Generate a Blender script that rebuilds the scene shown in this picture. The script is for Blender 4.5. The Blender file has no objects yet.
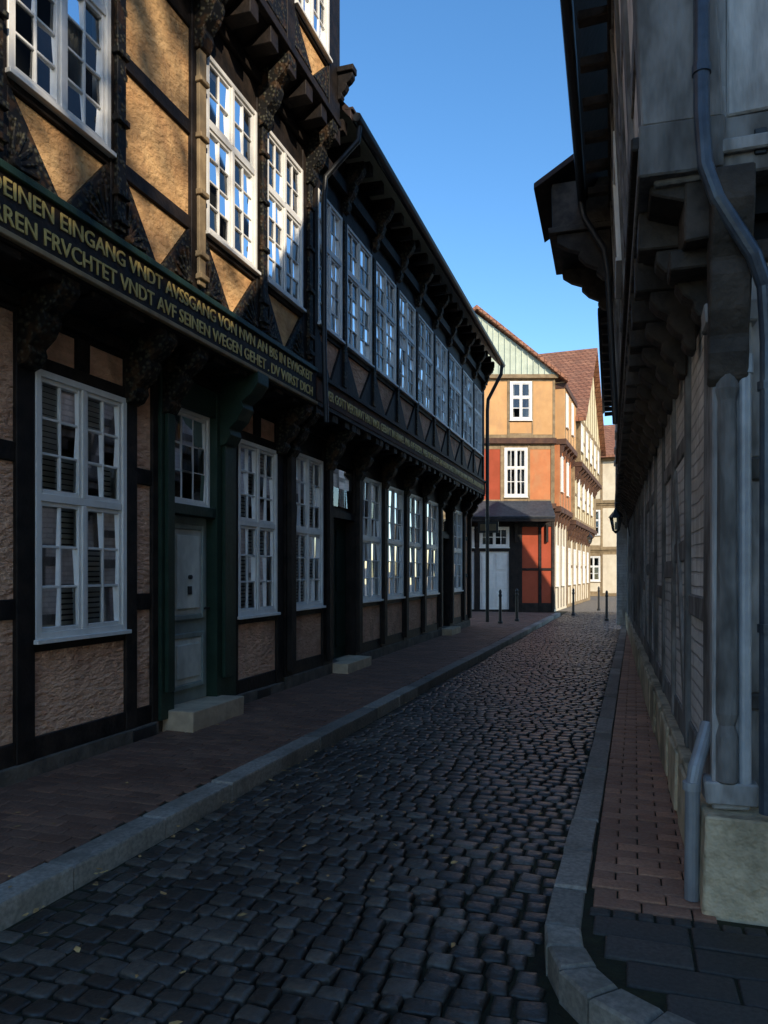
import bpy, bmesh, math, random
from mathutils import Vector, Matrix
random.seed(7)
R=random.random
def U(a,b): return a+(b-a)*R()
scene=bpy.context.scene

# ------------------------------------------------------------------ materials
MATS={}
def base(name):
    m=bpy.data.materials.new(name); m.use_nodes=True
    nt=m.node_tree; b=nt.nodes['Principled BSDF']
    MATS[name]=m
    return m,nt,b
def mixc(nt,fac,a,b,blend='MIX'):
    n=nt.nodes.new('ShaderNodeMix'); n.data_type='RGBA'; n.blend_type=blend
    for i,v in ((0,fac),(6,a),(7,b)):
        if hasattr(v,'links'): nt.links.new(v,n.inputs[i])
        elif i==0: n.inputs[0].default_value=v
        else: n.inputs[i].default_value=(*v,1)
    return n.outputs[2]
def math_(nt,op,a,b=None,c=None):
    n=nt.nodes.new('ShaderNodeMath'); n.operation=op
    for i,v in enumerate((a,b,c)):
        if v is None: continue
        if hasattr(v,'links'): nt.links.new(v,n.inputs[i])
        else: n.inputs[i].default_value=v
    return n.outputs[0]
def coords(nt,stretch=(1,1,1)):
    tc=nt.nodes.new('ShaderNodeTexCoord')
    if stretch==(1,1,1): return tc.outputs['Object']
    mp=nt.nodes.new('ShaderNodeMapping')
    nt.links.new(tc.outputs['Object'],mp.inputs[0]); mp.inputs['Scale'].default_value=stretch
    return mp.outputs[0]
def noise(nt,vec,scale,detail=3,rough=.6):
    n=nt.nodes.new('ShaderNodeTexNoise'); n.inputs['Scale'].default_value=scale
    n.inputs['Detail'].default_value=min(detail,4); n.inputs['Roughness'].default_value=rough
    nt.links.new(vec,n.inputs['Vector']); return n.outputs['Fac']
def ramp(nt,f,a,b):
    n=nt.nodes.new('ShaderNodeMapRange'); n.inputs[1].default_value=a; n.inputs[2].default_value=b
    nt.links.new(f,n.inputs[0]); return n.outputs[0]
def bump(nt,b,h,strength,dist,prev=None):
    n=nt.nodes.new('ShaderNodeBump'); n.inputs['Strength'].default_value=strength; n.inputs['Distance'].default_value=dist
    nt.links.new(h,n.inputs['Height'])
    if prev is not None: nt.links.new(prev,n.inputs['Normal'])
    nt.links.new(n.outputs[0],b.inputs['Normal']); return n.outputs[0]
def rndmul(nt,col,amt):
    a=nt.nodes.new('ShaderNodeAttribute'); a.attribute_name='rnd'
    f=math_(nt,'MULTIPLY_ADD',a.outputs['Fac'],amt*2,1-amt)
    cc=nt.nodes.new('ShaderNodeCombineColor')
    for i in range(3): nt.links.new(f,cc.inputs[i])
    return mixc(nt,1.0,col,cc.outputs[0],'MULTIPLY')
def mat(name,c1,c2,rough=.8,scale=4,bmp=.4,bscale=30,stretch=(1,1,1),rnd=.15,spec=.3,metal=0,dist=.01,stain=None,stain_amt=.5,rvar=0):
    m,nt,b=base(name); v=coords(nt,stretch)
    f=ramp(nt,noise(nt,v,scale),.35,.65)
    col=mixc(nt,f,c1,c2)
    if stain is not None:
        s=ramp(nt,noise(nt,coords(nt,(1,1,.5)),2.3,4,.72),.47,.66)
        col=mixc(nt,math_(nt,'MULTIPLY',s,stain_amt),col,stain)
    col=rndmul(nt,col,rnd)
    nt.links.new(col,b.inputs['Base Color'])
    b.inputs['Roughness'].default_value=rough; b.inputs['Specular IOR Level'].default_value=spec; b.inputs['Metallic'].default_value=metal
    if bmp>0:
        h=noise(nt,v,bscale,3,.6)
        if rvar: nt.links.new(math_(nt,'MULTIPLY_ADD',h,rvar,rough-rvar*.5),b.inputs['Roughness'])
        bump(nt,b,h,bmp,dist)
    return m
def brickmat(name,c1,c2,mortar,bw,bh,ms=.008,rough=.85,bmp=.6,stain=None,vz=1.0,horizontal=False,samt=.6):
    m,nt,b=base(name)
    tc=nt.nodes.new('ShaderNodeTexCoord'); sp=nt.nodes.new('ShaderNodeSeparateXYZ'); cb=nt.nodes.new('ShaderNodeCombineXYZ')
    nt.links.new(tc.outputs['Object'],sp.inputs[0])
    wob=noise(nt,tc.outputs['Object'],3.0,1)
    wob=math_(nt,'MULTIPLY',wob,.035)
    if horizontal:
        nt.links.new(sp.outputs[0],cb.inputs[0]); nt.links.new(math_(nt,'ADD',sp.outputs[1],wob),cb.inputs[1])
    else:
        nt.links.new(math_(nt,'ADD',sp.outputs[0],sp.outputs[1]),cb.inputs[0])
        nt.links.new(math_(nt,'ADD',math_(nt,'MULTIPLY',sp.outputs[2],vz),wob),cb.inputs[1])
    br=nt.nodes.new('ShaderNodeTexBrick'); nt.links.new(cb.outputs[0],br.inputs['Vector'])
    br.inputs['Scale'].default_value=1; br.inputs['Color1'].default_value=(*c1,1); br.inputs['Color2'].default_value=(*c2,1)
    br.inputs['Mortar'].default_value=(*mortar,1); br.inputs['Mortar Size'].default_value=ms; br.inputs['Mortar Smooth'].default_value=.6
    br.inputs['Brick Width'].default_value=bw; br.inputs['Row Height'].default_value=bh
    col=br.outputs['Color']
    n1=noise(nt,tc.outputs['Object'],9,4,.65)
    g=ramp(nt,n1,.3,.7)
    col=mixc(nt,math_(nt,'MULTIPLY',g,.35),col,mortar)
    if stain is not None:
        s=ramp(nt,noise(nt,coords(nt,(1,1,.4)),2.1,4,.75),.46,.62)
        col=mixc(nt,math_(nt,'MULTIPLY',s,samt),col,stain)
    nt.links.new(rndmul(nt,col,.12),b.inputs['Base Color'])
    b.inputs['Roughness'].default_value=rough; b.inputs['Specular IOR Level'].default_value=.25
    h=math_(nt,'ADD',math_(nt,'MULTIPLY',br.outputs['Fac'],-1.0),math_(nt,'MULTIPLY',noise(nt,tc.outputs['Object'],28,3),.9))
    bump(nt,b,h,bmp,.012)
    return m
mat('timber_black',(.008,.006,.005),(.028,.019,.014),.65,6,.6,22,(1,1,1),.35,.25,dist=.012)
m,nt,b=base('timber_carved'); v=coords(nt)
vo=nt.nodes.new('ShaderNodeTexVoronoi'); vo.inputs['Scale'].default_value=24; nt.links.new(v,vo.inputs['Vector'])
f1=ramp(nt,vo.outputs['Distance'],.18,.5)
c=mixc(nt,f1,(.060,.055,.034),(.008,.007,.006)); 
g=ramp(nt,noise(nt,v,7,2),.52,.62); c=mixc(nt,math_(nt,'MULTIPLY',g,.5),c,(.09,.045,.018))
nt.links.new(rndmul(nt,c,.3),b.inputs['Base Color']); b.inputs['Roughness'].default_value=.65; b.inputs['Specular IOR Level'].default_value=.25
bump(nt,b,math_(nt,'MULTIPLY',f1,-1),.6,.015)
mat('timber_green',(.012,.030,.018),(.020,.044,.028),.5,5,.4,25,rnd=.15,spec=.35)
mat('plaster_ochre',(.86,.52,.23),(.66,.36,.15),.9,3,.9,14,(1,1,1.6),.14,.2,dist=.03,stain=(.36,.18,.09),stain_amt=.55)
mat('plaster_pink',(.92,.54,.34),(.76,.41,.25),.92,5,1.0,13,(1,1,2.4),.14,.2,dist=.06,stain=(.40,.20,.12),stain_amt=.6)
mat('white_paint',(.88,.84,.77),(.80,.76,.69),.45,8,.12,60,rnd=.05,spec=.4,stain=(.5,.46,.40),stain_amt=.3)
mat('curtain',(.36,.34,.31),(.24,.23,.21),.9,3,0,20,rnd=.25)
mat('blind',(.82,.79,.73),(.74,.71,.65),.8,3,0,20,rnd=.08)
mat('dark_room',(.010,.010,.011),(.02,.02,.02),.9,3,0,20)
mat('door_paint',(.36,.40,.34),(.27,.31,.27),.42,4,.3,30,spec=.4,stain=(.15,.16,.13))
mat('door_panel',(.78,.76,.64),(.62,.61,.52),.5,4,.4,22,spec=.4,stain=(.38,.36,.28))
mat('gold_letter',(.80,.58,.18),(.60,.42,.12),.5,20,.3,50,rnd=.15,spec=.5)
mat('plinth_stone',(.18,.145,.11),(.09,.075,.06),.9,5,.9,14,dist=.02,stain=(.045,.042,.03))
mat('step_stone',(.62,.47,.31),(.45,.34,.23),.85,6,.7,24,dist=.015)
mat('corner_stone',(.70,.55,.36),(.48,.38,.25),.9,5,1.0,12,dist=.035,stain=(.13,.11,.065),stain_amt=.9)
mat('iron_black',(.012,.012,.013),(.02,.02,.02),.45,10,.2,60,spec=.5)
mat('zinc_blue',(.060,.078,.105),(.035,.046,.064),.36,9,.25,30,spec=.5,metal=.3,stain=(.15,.165,.17),rvar=.25)
mat('zinc_grey',(.44,.45,.46),(.32,.33,.35),.45,7,.2,35,spec=.5,metal=.2,stain=(.2,.19,.18))
mat('timber_grey',(.54,.51,.48),(.28,.265,.25),.75,9,1.0,16,(1,1,.25),.25,.25,dist=.02,stain=(.10,.085,.07),stain_amt=.85)
mat('timber_grey_beam',(.30,.28,.26),(.13,.12,.11),.8,9,1.0,16,(1,1,.3),.28,.25,dist=.02,stain=(.055,.046,.038),stain_amt=.85)
mat('timber_brown',(.070,.054,.042),(.030,.024,.019),.7,7,.8,20,(1,1,1),.3,.3,dist=.015)
mat('roof_dark',(.05,.03,.025),(.03,.02,.018),.7,5,.6,15)
brickmat('whitewashed_brick',(.90,.83,.76),(.78,.72,.66),(.60,.54,.50),.25,.078,.010,stain=(.36,.28,.21),bmp=1.0,samt=.62)
brickmat('roof_tile',(.46,.21,.12),(.33,.14,.08),(.12,.05,.03),.22,.2,.02,bmp=1.0,stain=(.22,.11,.07))
brickmat('far_cobbles',(.20,.18,.155),(.28,.245,.20),(.08,.07,.06),.15,.13,.012,horizontal=True,bmp=.8)
mat('orange_render',(.68,.38,.16),(.60,.32,.13),.9,2,.4,20,rnd=.05,stain=(.50,.28,.14))
mat('orange_red_render',(.62,.23,.09),(.52,.18,.07),.9,2,.4,20,rnd=.05,stain=(.5,.26,.12))
mat('red_render',(.44,.085,.04),(.36,.07,.03),.9,2,.4,20,rnd=.05)
mat('cream_render',(.76,.64,.40),(.66,.55,.33),.9,2,.4,20,rnd=.06,stain=(.52,.40,.25))
mat('pale_render',(.78,.66,.48),(.68,.57,.40),.9,2,.4,20,rnd=.06,stain=(.56,.44,.30))
mat('gable_boards',(.60,.64,.50),(.48,.52,.40),.7,3,.4,20,rnd=.15)
mat('timber_ochre',(.34,.24,.13),(.22,.15,.08),.8,5,.5,20)
mat('timber_redbrown',(.12,.06,.035),(.07,.035,.025),.8,5,.5,20)
mat('slate',(.035,.04,.048),(.06,.065,.075),.5,9,.7,20)
mat('granite_kerb',(.34,.295,.24),(.20,.178,.148),.72,40,.6,50,rnd=.3,dist=.006,stain=(.11,.095,.07),stain_amt=.6)
mat('joint_soil',(.018,.016,.010),(.034,.036,.016),.95,6,.9,40)
mat('ground_earth',(.10,.09,.08),(.13,.12,.10),.95,1,.6,10)
mat('leaf_yellow',(.55,.36,.14),(.36,.19,.07),.7,10,0,30,rnd=.4)
mat('foliage',(.07,.10,.03),(.12,.12,.04),.7,3,0,30,rnd=.3)
mat('bark',(.09,.07,.05),(.05,.04,.03),.9,8,.8,20)
def stonemat(name,c1,c2,c3,rough,spec,amt,bs=55,bm=.5):
    m,nt,b=base(name); v=coords(nt)
    a=nt.nodes.new('ShaderNodeAttribute'); a.attribute_name='rnd'
    cr=nt.nodes.new('ShaderNodeValToRGB'); nt.links.new(a.outputs['Fac'],cr.inputs[0])
    e=cr.color_ramp.elements; e[0].color=(*c1,1); e[1].color=(*c2,1); x=e.new(.6); x.color=(*c3,1)
    n1=noise(nt,v,bs,4,.65)
    col=mixc(nt,math_(nt,'MULTIPLY',ramp(nt,n1,.35,.7),.5),cr.outputs[0],tuple(q*.4 for q in c1))
    big=ramp(nt,noise(nt,v,1.1,4,.6),.4,.65)
    col=mixc(nt,math_(nt,'MULTIPLY',big,amt),col,tuple(q*.5 for q in c1))
    nt.links.new(col,b.inputs['Base Color'])
    nt.links.new(math_(nt,'MULTIPLY_ADD',n1,.4,rough-.2),b.inputs['Roughness'])
    b.inputs['Specular IOR Level'].default_value=spec
    bump(nt,b,noise(nt,v,bs*.8,3,.6),bm,.006)
stonemat('cobblestone',(.040,.033,.026),(.165,.138,.108),(.066,.056,.045),.38,.45,.45,bm=.7)
stonemat('brick_paver_dark',(.19,.095,.060),(.33,.165,.10),(.24,.13,.085),.62,.35,.45)
stonemat('brick_paver_red',(.34,.165,.10),(.60,.29,.165),(.45,.235,.145),.65,.35,.4)
stonemat('flagstone',(.055,.048,.04),(.12,.105,.088),(.08,.07,.06),.65,.35,.4)
m,nt,b=base('window_glass'); nt.nodes.remove(b)
out=[n for n in nt.nodes if n.type=='OUTPUT_MATERIAL'][0]
tr=nt.nodes.new('ShaderNodeBsdfTransparent'); tr.inputs[0].default_value=(.85,.88,.87,1)
gl=nt.nodes.new('ShaderNodeBsdfGlossy'); gl.inputs['Roughness'].default_value=.03; gl.inputs[0].default_value=(.95,.97,1,1)
fr=nt.nodes.new('ShaderNodeFresnel'); fr.inputs[0].default_value=1.7
ms=nt.nodes.new('ShaderNodeMixShader'); nt.links.new(fr.outputs[0],ms.inputs[0]); nt.links.new(tr.outputs[0],ms.inputs[1]); nt.links.new(gl.outputs[0],ms.inputs[2])
nt.links.new(ms.outputs[0],out.inputs[0])

# ------------------------------------------------------------------ mesh helpers
def mkobj(name,verts,faces,rnd,matname,parent=None,bev=0,smooth=False,recalc=True):
    me=bpy.data.meshes.new(name); me.from_pydata(verts,[],faces)
    if rnd is not None:
        at=me.attributes.new('rnd','FLOAT','FACE'); at.data.foreach_set('value',rnd)
    if recalc:
        bm=bmesh.new(); bm.from_mesh(me); bmesh.ops.recalc_face_normals(bm,faces=bm.faces); bm.to_mesh(me); bm.free()
    me.materials.append(MATS[matname])
    if smooth: me.polygons.foreach_set('use_smooth',[True]*len(me.polygons))
    o=bpy.data.objects.new(name,me); scene.collection.objects.link(o)
    if parent: o.parent=parent
    if bev:
        bv=o.modifiers.new('bevel','BEVEL'); bv.width=bev; bv.segments=1; bv.limit_method='ANGLE'
    return o
def empty(name):
    e=bpy.data.objects.new(name,None); scene.collection.objects.link(e); return e

class Build:
    def __init__(s,name,bev=.006):
        s.e=empty(name); s.g={}; s.bev=bev; s.lean=0; s.frame((0,0,0),(0,1,0),(1,0,0))
    def frame(s,O,S,N):
        s.O=Vector(O); s.S=Vector(S).normalized(); s.N=Vector(N).normalized(); return s
    def P(s,a,n,z):
        n=n+s.lean*max(0,min(z,6.3)-3.46)
        return tuple(s.O+s.S*a+s.N*n+Vector((0,0,z)))
    def add(s,key,vs,fs,r=None):
        V,F,Q=s.g.setdefault(key,([],[],[])); o=len(V); V.extend(vs)
        r=R() if r is None else r
        for f in fs: F.append(tuple(i+o for i in f)); Q.append(r)
    BF=[(0,1,2,3),(7,6,5,4),(0,4,5,1),(1,5,6,2),(2,6,7,3),(3,7,4,0)]
    def box(s,a0,a1,n0,n1,z0,z1,key,jit=0):
        vs=[]
        for z in (z0,z1):
            for a,n in ((a0,n0),(a1,n0),(a1,n1),(a0,n1)):
                vs.append(s.P(a+U(-jit,jit),n+U(-jit,jit)*.6,z+U(-jit,jit)))
        s.add(key,vs,s.BF)
    def prism_nz(s,poly,a0,a1,key):
        k=len(poly); vs=[s.P(a0,n,z) for n,z in poly]+[s.P(a1,n,z) for n,z in poly]
        fs=[tuple(range(k)),tuple(range(2*k-1,k-1,-1))]+[(i,(i+1)%k,(i+1)%k+k,i+k) for i in range(k)]
        s.add(key,vs,fs)
    def prism_az(s,poly,n0,n1,key):
        k=len(poly); vs=[s.P(a,n0,z) for a,z in poly]+[s.P(a,n1,z) for a,z in poly]
        fs=[tuple(range(k)),tuple(range(2*k-1,k-1,-1))]+[(i,(i+1)%k,(i+1)%k+k,i+k) for i in range(k)]
        s.add(key,vs,fs)
    def beam(s,a0,z0,a1,z1,w,n0,n1,key):
        d=Vector((a1-a0,z1-z0)).normalized(); p=Vector((-d.y,d.x))*w/2
        s.prism_az([(a0-p.x,z0-p.y),(a1-p.x,z1-p.y),(a1+p.x,z1+p.y),(a0+p.x,z0+p.y)],n0,n1,key)
    def tube(s,pts,r,key,seg=10):
        pts=[Vector(p) for p in pts]; vs=[]; fs=[]
        for i,p in enumerate(pts):
            t=(pts[min(i+1,len(pts)-1)]-pts[max(i-1,0)]).normalized()
            x=t.cross(Vector((.3,.9,.1))).normalized(); 
            if abs(t.y)>.9: x=t.cross(Vector((0,0,1))).normalized()
            y=t.cross(x)
            rr=r[i] if isinstance(r,(list,tuple)) else r
            for k in range(seg):
                a=2*math.pi*k/seg; vs.append(tuple(p+x*math.cos(a)*rr+y*math.sin(a)*rr))
        for i in range(len(pts)-1):
            for k in range(seg):
                fs.append((i*seg+k,i*seg+(k+1)%seg,(i+1)*seg+(k+1)%seg,(i+1)*seg+k))
        fs.append(tuple(range(seg))); fs.append(tuple(range((len(pts)-1)*seg,len(pts)*seg)))
        s.add(key,vs,fs)
    def pane(s,a0,a1,z0,z1,n,key='window_glass'):
        ta,tz=U(-.005,.005),U(-.005,.005)
        s.add(key,[s.P(a0,n-ta-tz,z0),s.P(a1,n+ta-tz,z0),s.P(a1,n+ta+tz,z1),s.P(a0,n-ta+tz,z1)],[(0,1,2,3)])
    def window(s,a0,a1,z0,z1,n=0,sash=2,tf=.5,pc=2,pr=(3,3),fw=.055,mw=.02,key='white_paint',inner=None,trim=.035):
        s.box(a0,a0+fw,n-.10,n+trim,z0,z1,key); s.box(a1-fw,a1,n-.10,n+trim,z0,z1,key)
        s.box(a0+fw,a1-fw,n-.10,n+trim-.002,z0,z0+fw,key); s.box(a0+fw,a1-fw,n-.10,n+trim-.002,z1-fw,z1,key)
        s.box(a0-.02,a1+.02,n-.02,n+trim+.035,z0-.03,z0+.002,key)
        ia0,ia1,iz0,iz1=a0+fw,a1-fw,z0+fw,z1-fw
        zs=[(iz0,iz1)] if tf is None else None
        if tf is not None:
            zt=iz0+(iz1-iz0)*tf
            s.box(ia0,ia1,n-.05,n+trim-.006,zt-.03,zt+.03,key)
            zs=[(iz0,zt-.03),(zt+.03,iz1)]
        w=(ia1-ia0)/sash
        for (q0,q1),rows in zip(zs,pr):
            for k in range(sash):
                b0=ia0+w*k; b1=b0+w
                if k>0: s.box(b0-.022,b0+.022,n-.045,n+trim-.004,q0,q1,key); 
                c0=b0+(.022 if k>0 else 0); c1=b1-(.022 if k<sash-1 else 0)
                sw=.032; nn=n+trim-.018
                s.box(c0,c0+sw,n-.035,nn,q0,q1,key); s.box(c1-sw,c1,n-.035,nn,q0,q1,key)
                s.box(c0+sw,c1-sw,n-.035,nn-.002,q0,q0+sw,key); s.box(c0+sw,c1-sw,n-.035,nn-.002,q1-sw,q1,key)
                d0,d1,e0,e1=c0+sw,c1-sw,q0+sw,q1-sw
                for i in range(1,pc):
                    x=d0+(d1-d0)*i/pc; s.box(x-mw/2,x+mw/2,n-.02,nn-.006,e0,e1,key)
                for j in range(1,rows):
                    z=e0+(e1-e0)*j/rows; s.box(d0,d1,n-.018,nn-.009,z-mw/2,z+mw/2,key)
                for i in range(pc):
                    for j in range(rows):
                        s.pane(d0+(d1-d0)*i/pc,d0+(d1-d0)*(i+1)/pc,e0+(e1-e0)*j/rows,e0+(e1-e0)*(j+1)/rows,n-.008)
        if inner=='blind':
            z=z0+.08
            while z<z1-.06:
                s.prism_nz([(n-.085,z),(n-.083,z+.004),(n-.068,z+.030),(n-.071,z+.027)],a0+.06,a1-.06,'blind'); z+=.042
        elif inner in('curtain','net'):
            K=14
            side=U(.15,.34) if inner=='curtain' else .5
            zt=z1-.05 if inner=='curtain' else z0+(z1-z0)*U(.25,.5)
            for (p0,p1) in ((a0+.05,a0+.05+(a1-a0)*side*.95),(a1-.05-(a1-a0)*side*.95,a1-.05)):
                vs=[]
                for i in range(K):
                    a=p0+(p1-p0)*i/(K-1); o=.018*math.sin(i*1.9)+U(-.004,.004)
                    vs+= [s.P(a,n-.17+o,z0+.05),s.P(a,n-.17+o*.5,zt)]
                s.add('curtain',vs,[(2*i,2*i+2,2*i+3,2*i+1) for i in range(K-1)])
    def floor(s,A0,A1,Z0,Z1,bays,timber,infill,n=0,proud=.03,jit=.005,depth=.3):
        prev=A0
        for a0,a1,cells in bays:
            if a0-prev>.02: s.box(prev,a0,n-depth,n+proud,Z0,Z1,timber,jit)
            z=Z0
            for c in cells:
                z0,z1,kind=c[:3]; o=c[3] if len(c)>3 else {}
                if z0-z>.01: s.box(a0,a1,n-depth,n+proud-.012,z,z0,timber,jit*.6)
                if kind=='w': s.window(a0,a1,z0,z1,n,**o)
                elif kind=='p':
                    s.box(a0-.005,a1+.005,n-depth,n-.004+U(-.004,.004),z0-.005,z1+.005,o.get('mat',infill),0)
                elif kind=='pp':
                    mid=(a0+a1)/2
                    for q0,q1 in ((a0,mid-.07),(mid+.07,a1)):
                        s.box(q0,q1,n-depth,n-.006,z0,z1,infill)
                    s.box(mid-.07,mid+.07,n-depth,n+proud-.006,z0,z1,timber,jit)
                elif kind=='t':
                    s.box(a0,a1,n-depth,n-.01,z0,z1,o.get('mat',infill))
                    mid=(a0+a1)/2+U(-.02,.02); e=.02
                    tm=o.get('tm',timber)
                    s.prism_az([(a0,z0),(mid-e,z0),(a0+.03,z1),(a0,z1)],n-.1,n+proud-.004,tm)
                    s.prism_az([(mid+e,z0),(a1,z0),(a1,z1),(a1-.03,z1)],n-.1,n+proud-.004,tm)
                    if o.get('fan'):
                        for cx,sg in ((a0+.02,1),(a1-.02,-1)):
                            for q in range(5):
                                an=.1+q*.33; L=.11+.16*math.cos(an)**2+ .2*math.sin(an)**3
                                s.beam(cx+sg*.05*math.cos(an),z0+.03+.05*math.sin(an),cx+sg*L*math.cos(an)*.9,z0+.03+L*math.sin(an),.028,n+proud-.006,n+proud+.014,tm)
                            s.tube([s.P(cx+sg*.03,n+proud-.01,z0+.05),s.P(cx+sg*.03,n+proud+.03,z0+.05)],[.05,.03],tm,10)
                z=z1
            if Z1-z>.01: s.box(a0,a1,n-depth,n+proud-.012,z,Z1,timber,jit*.6)
            prev=a1
        if A1-prev>.02: s.box(prev,A1,n-depth,n+proud,Z0,Z1,timber,jit)
    def bracket(s,a,w,n0,n1,z0,z1,key):
        h=z1-z0; d=n1-n0
        prof=[(n0,z0),(n0+d*.18,z0+h*.04),(n0+d*.30,z0+h*.16),(n0+d*.26,z0+h*.24),(n0+d*.48,z0+h*.36),(n0+d*.62,z0+h*.52),(n0+d*.58,z0+h*.6),(n0+d*.82,z0+h*.7),(n0+d,z0+h*.84),(n0+d,z1),(n0,z1)]
        s.prism_nz(prof,a-w/2,a+w/2,key)
    NAMES={'timber_black':'timber_frame','plaster_ochre':'plaster_infill','plaster_pink':'rough_plaster_infill','white_paint':'window_frames','window_glass':'window_panes','curtain':'curtains','blind':'blinds','dark_room':'interior_core'}
    def finish(s):
        for k,(V,F,Q) in s.g.items():
            bev=0 if k in('window_glass','curtain','dark_room','blind') else (s.bev if k!='white_paint' else min(s.bev,.003))
            mkobj(s.NAMES.get(k,k+'_parts'),V,F,Q,k,s.e,bev)
        return s.e

def text_on(b,txt,a0,a1,n,z,size,key='gold_letter'):
    cu=bpy.data.curves.new('txt','FONT'); cu.body=txt; cu.size=size; cu.extrude=.006; cu.offset=.001; cu.resolution_u=3
    o=bpy.data.objects.new('inscription_letters',cu); scene.collection.objects.link(o)
    bpy.context.view_layer.update()
    dg=bpy.context.evaluated_depsgraph_get()
    me=bpy.data.meshes.new_from_object(o.evaluated_get(dg))
    bpy.data.objects.remove(o)
    w=max(v.co.x for v in me.vertices) or 1
    k=(a1-a0)/w
    for v in me.vertices:
        v.co=Vector(b.P(a0+v.co.x*k,n+v.co.z,z+v.co.y))
    me.materials.clear(); me.materials.append(MATS[key])
    o=bpy.data.objects.new('inscription_letters',me); scene.collection.objects.link(o); o.parent=b.e

TB='timber_black'
# =================================================================== LEFT HOUSE 1 (tall, inscription)
A0,A1,A2=-4.05,-3.65,-3.30
b=Build('half_timbered_house')
b.frame((A0,0,0),(0,1,0),(1,0,0))
YS,YE=-1.2,8.32
b.box(YS,YE,-6,-.3,.05,3.4,'dark_room')
b.box(YS,5.72,-.3,.05,.06,.2,'plinth_stone',.01); b.box(7.1,YE,-.3,.05,.06,.2,'plinth_stone',.01)
b.box(5.72,7.1,-.3,.0,.05,.2,'plinth_stone',.005)
P3=[(.36,1.22,'p'),(1.36,2.32,'p'),(2.46,3.36,'p')]
W=lambda inn:[(.36,.97,'p'),(1.06,3.02,'w',dict(sash=2,tf=.53,pc=2,pr=(3,3),inner=inn,fw=.05)),(3.12,3.36,'pp')]
b.floor(YS,5.74,.2,3.4,[(-.9,-.2,P3),(0,1.0,W('net')),(1.2,1.45,P3),(1.65,2.65,W('curtain')),(2.85,3.15,P3),(3.45,4.10,P3),(4.27,5.29,W('blind')),(5.44,5.66,P3)],TB,'plaster_pink')
b.box(5.74,5.95,-.3,.06,.2,3.4,'timber_green'); b.box(6.70,7.10,-.3,.06,.2,3.4,'timber_green')
b.box(5.79,5.90,.06,.10,.45,3.0,'timber_green'); b.box(6.80,6.98,.06,.10,.45,3.0,'timber_green')
b.box(5.95,6.70,-.3,.05,3.14,3.4,'timber_green'); b.box(5.95,6.70,-.3,.055,2.10,2.20,'timber_green')
b.window(5.95,6.70,2.20,3.14,-.04,sash=1,tf=None,pc=3,pr=(3,),fw=.04,mw=.022,inner=None,trim=.02)
b.box(5.95,6.70,-.12,-.06,.27,2.10,'door_paint')
for z0,z1 in ((1.08,2.02),(.40,.95)):
    for a0,a1,q0,q1 in ((6.02,6.07,z0,z1),(6.58,6.63,z0,z1),(6.07,6.58,z0,z0+.05),(6.07,6.58,z1-.05,z1)):
        b.box(a0,a1,-.06,-.035,q0,q1,'door_paint')
    b.box(6.07,6.58,-.06,-.048,z0+.05,z1-.05,'door_panel'); b.box(6.13,6.52,-.048,-.03,z0+.11,z1-.11,'door_panel')
b.tube([b.P(6.66,-.06,1.18),b.P(6.66,-.01,1.18),b.P(6.57,-.005,1.18)],.012,'iron_black')
b.tube([b.P(6.33,-.03,1.50),b.P(6.33,-.0,1.50)],.022,'iron_black'); b.box(6.30,6.36,-.03,-.015,1.33,1.41,'iron_black')
b.box(5.85,6.80,-.1,.32,.08,.27,'step_stone',.008)
b.floor(7.10,YE,.2,3.4,[(7.20,8.15,W('blind'))],TB,'plaster_pink')
for a in (5.35,7.6): b.box(a,a+.32,.05,.06,.09,.19,'iron_black')
def jetty(b,YS,YE,zb,zt,n0,n1,posts,step=.42,key=TB):
    b.box(YS,YE,-.3,.07,zb,zb+.12,key,.004)
    a=YS+.15
    while a<YE-.1:
        b.box(a,a+.17,-.1,n1+.02,zb+.12,zt-.02,key,.008); a+=step
    b.prism_nz([(.02,zb+.13),(n1-.02,zt-.06),(n1-.02,zt),(.0,zt)],YS,YE,key)
    b.box(YS,YE,n1-.06,n1+.05,zt-.05,zt+.02,key)
    for p in posts: b.bracket(p,.17,.03,n1+.03,zb-.42,zt-.04,'timber_carved')
jetty(b,YS,YE,3.4,3.62,0,.4,[3.30,4.18,5.36,5.85,6.90,8.2,2.75,1.55,1.1,-.1])
b.bracket(6.88,.24,.05,.5,2.85,3.6,'timber_green')
b.box(YE-.1,YE+.001,-6,-.31,.1,3.5,'plaster_pink'); b.box(YS-.001,YS+.1,-6,-.31,.1,3.5,'plaster_pink')
b.frame((A1,0,0),(0,1,0),(1,0,0))
b.box(YE-.1,YE+.001,-6,-.31,3.5,6.9,'plaster_pink'); b.box(YS-.001,YS+.1,-6,-.31,3.5,6.9,'plaster_pink')
b.box(YS+.01,YE-.01,-6,-.3,3.5,6.6,'dark_room')
b.box(YS,YE,-.3,.07,3.62,3.99,TB,.003)
b.box(YS,YE,.05,.10,3.975,4.03,'timber_green'); b.box(YS,YE,.05,.095,3.585,3.625,'timber_ochre')
text_on(b,'WIE GVT VND FEIN . GOT BEHVTE DEINEN EINGANG VNDT AVSSGANG VON NVN AN BIS IN EWIGKEIT',1.0,8.2,.072,3.84,.155)
text_on(b,'WOL DEM MENSCHEN DER DEN HERREN FRVCHTET VNDT AVF SEINEN WEGEN GEHET . DV WIRST DICH',1.0,8.2,.072,3.67,.155)
tri=lambda:(4.05,4.56,'t',dict(tm='timber_carved',mat='plaster_ochre',fan=True))
WU=lambda inn:[tri(),(4.65,6.30,'w',dict(sash=2,tf=.62,pc=2,pr=(4,2),inner=inn,fw=.045))]
PU=[tri(),(4.68,5.40,'p'),(5.52,6.34,'p')]
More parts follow.
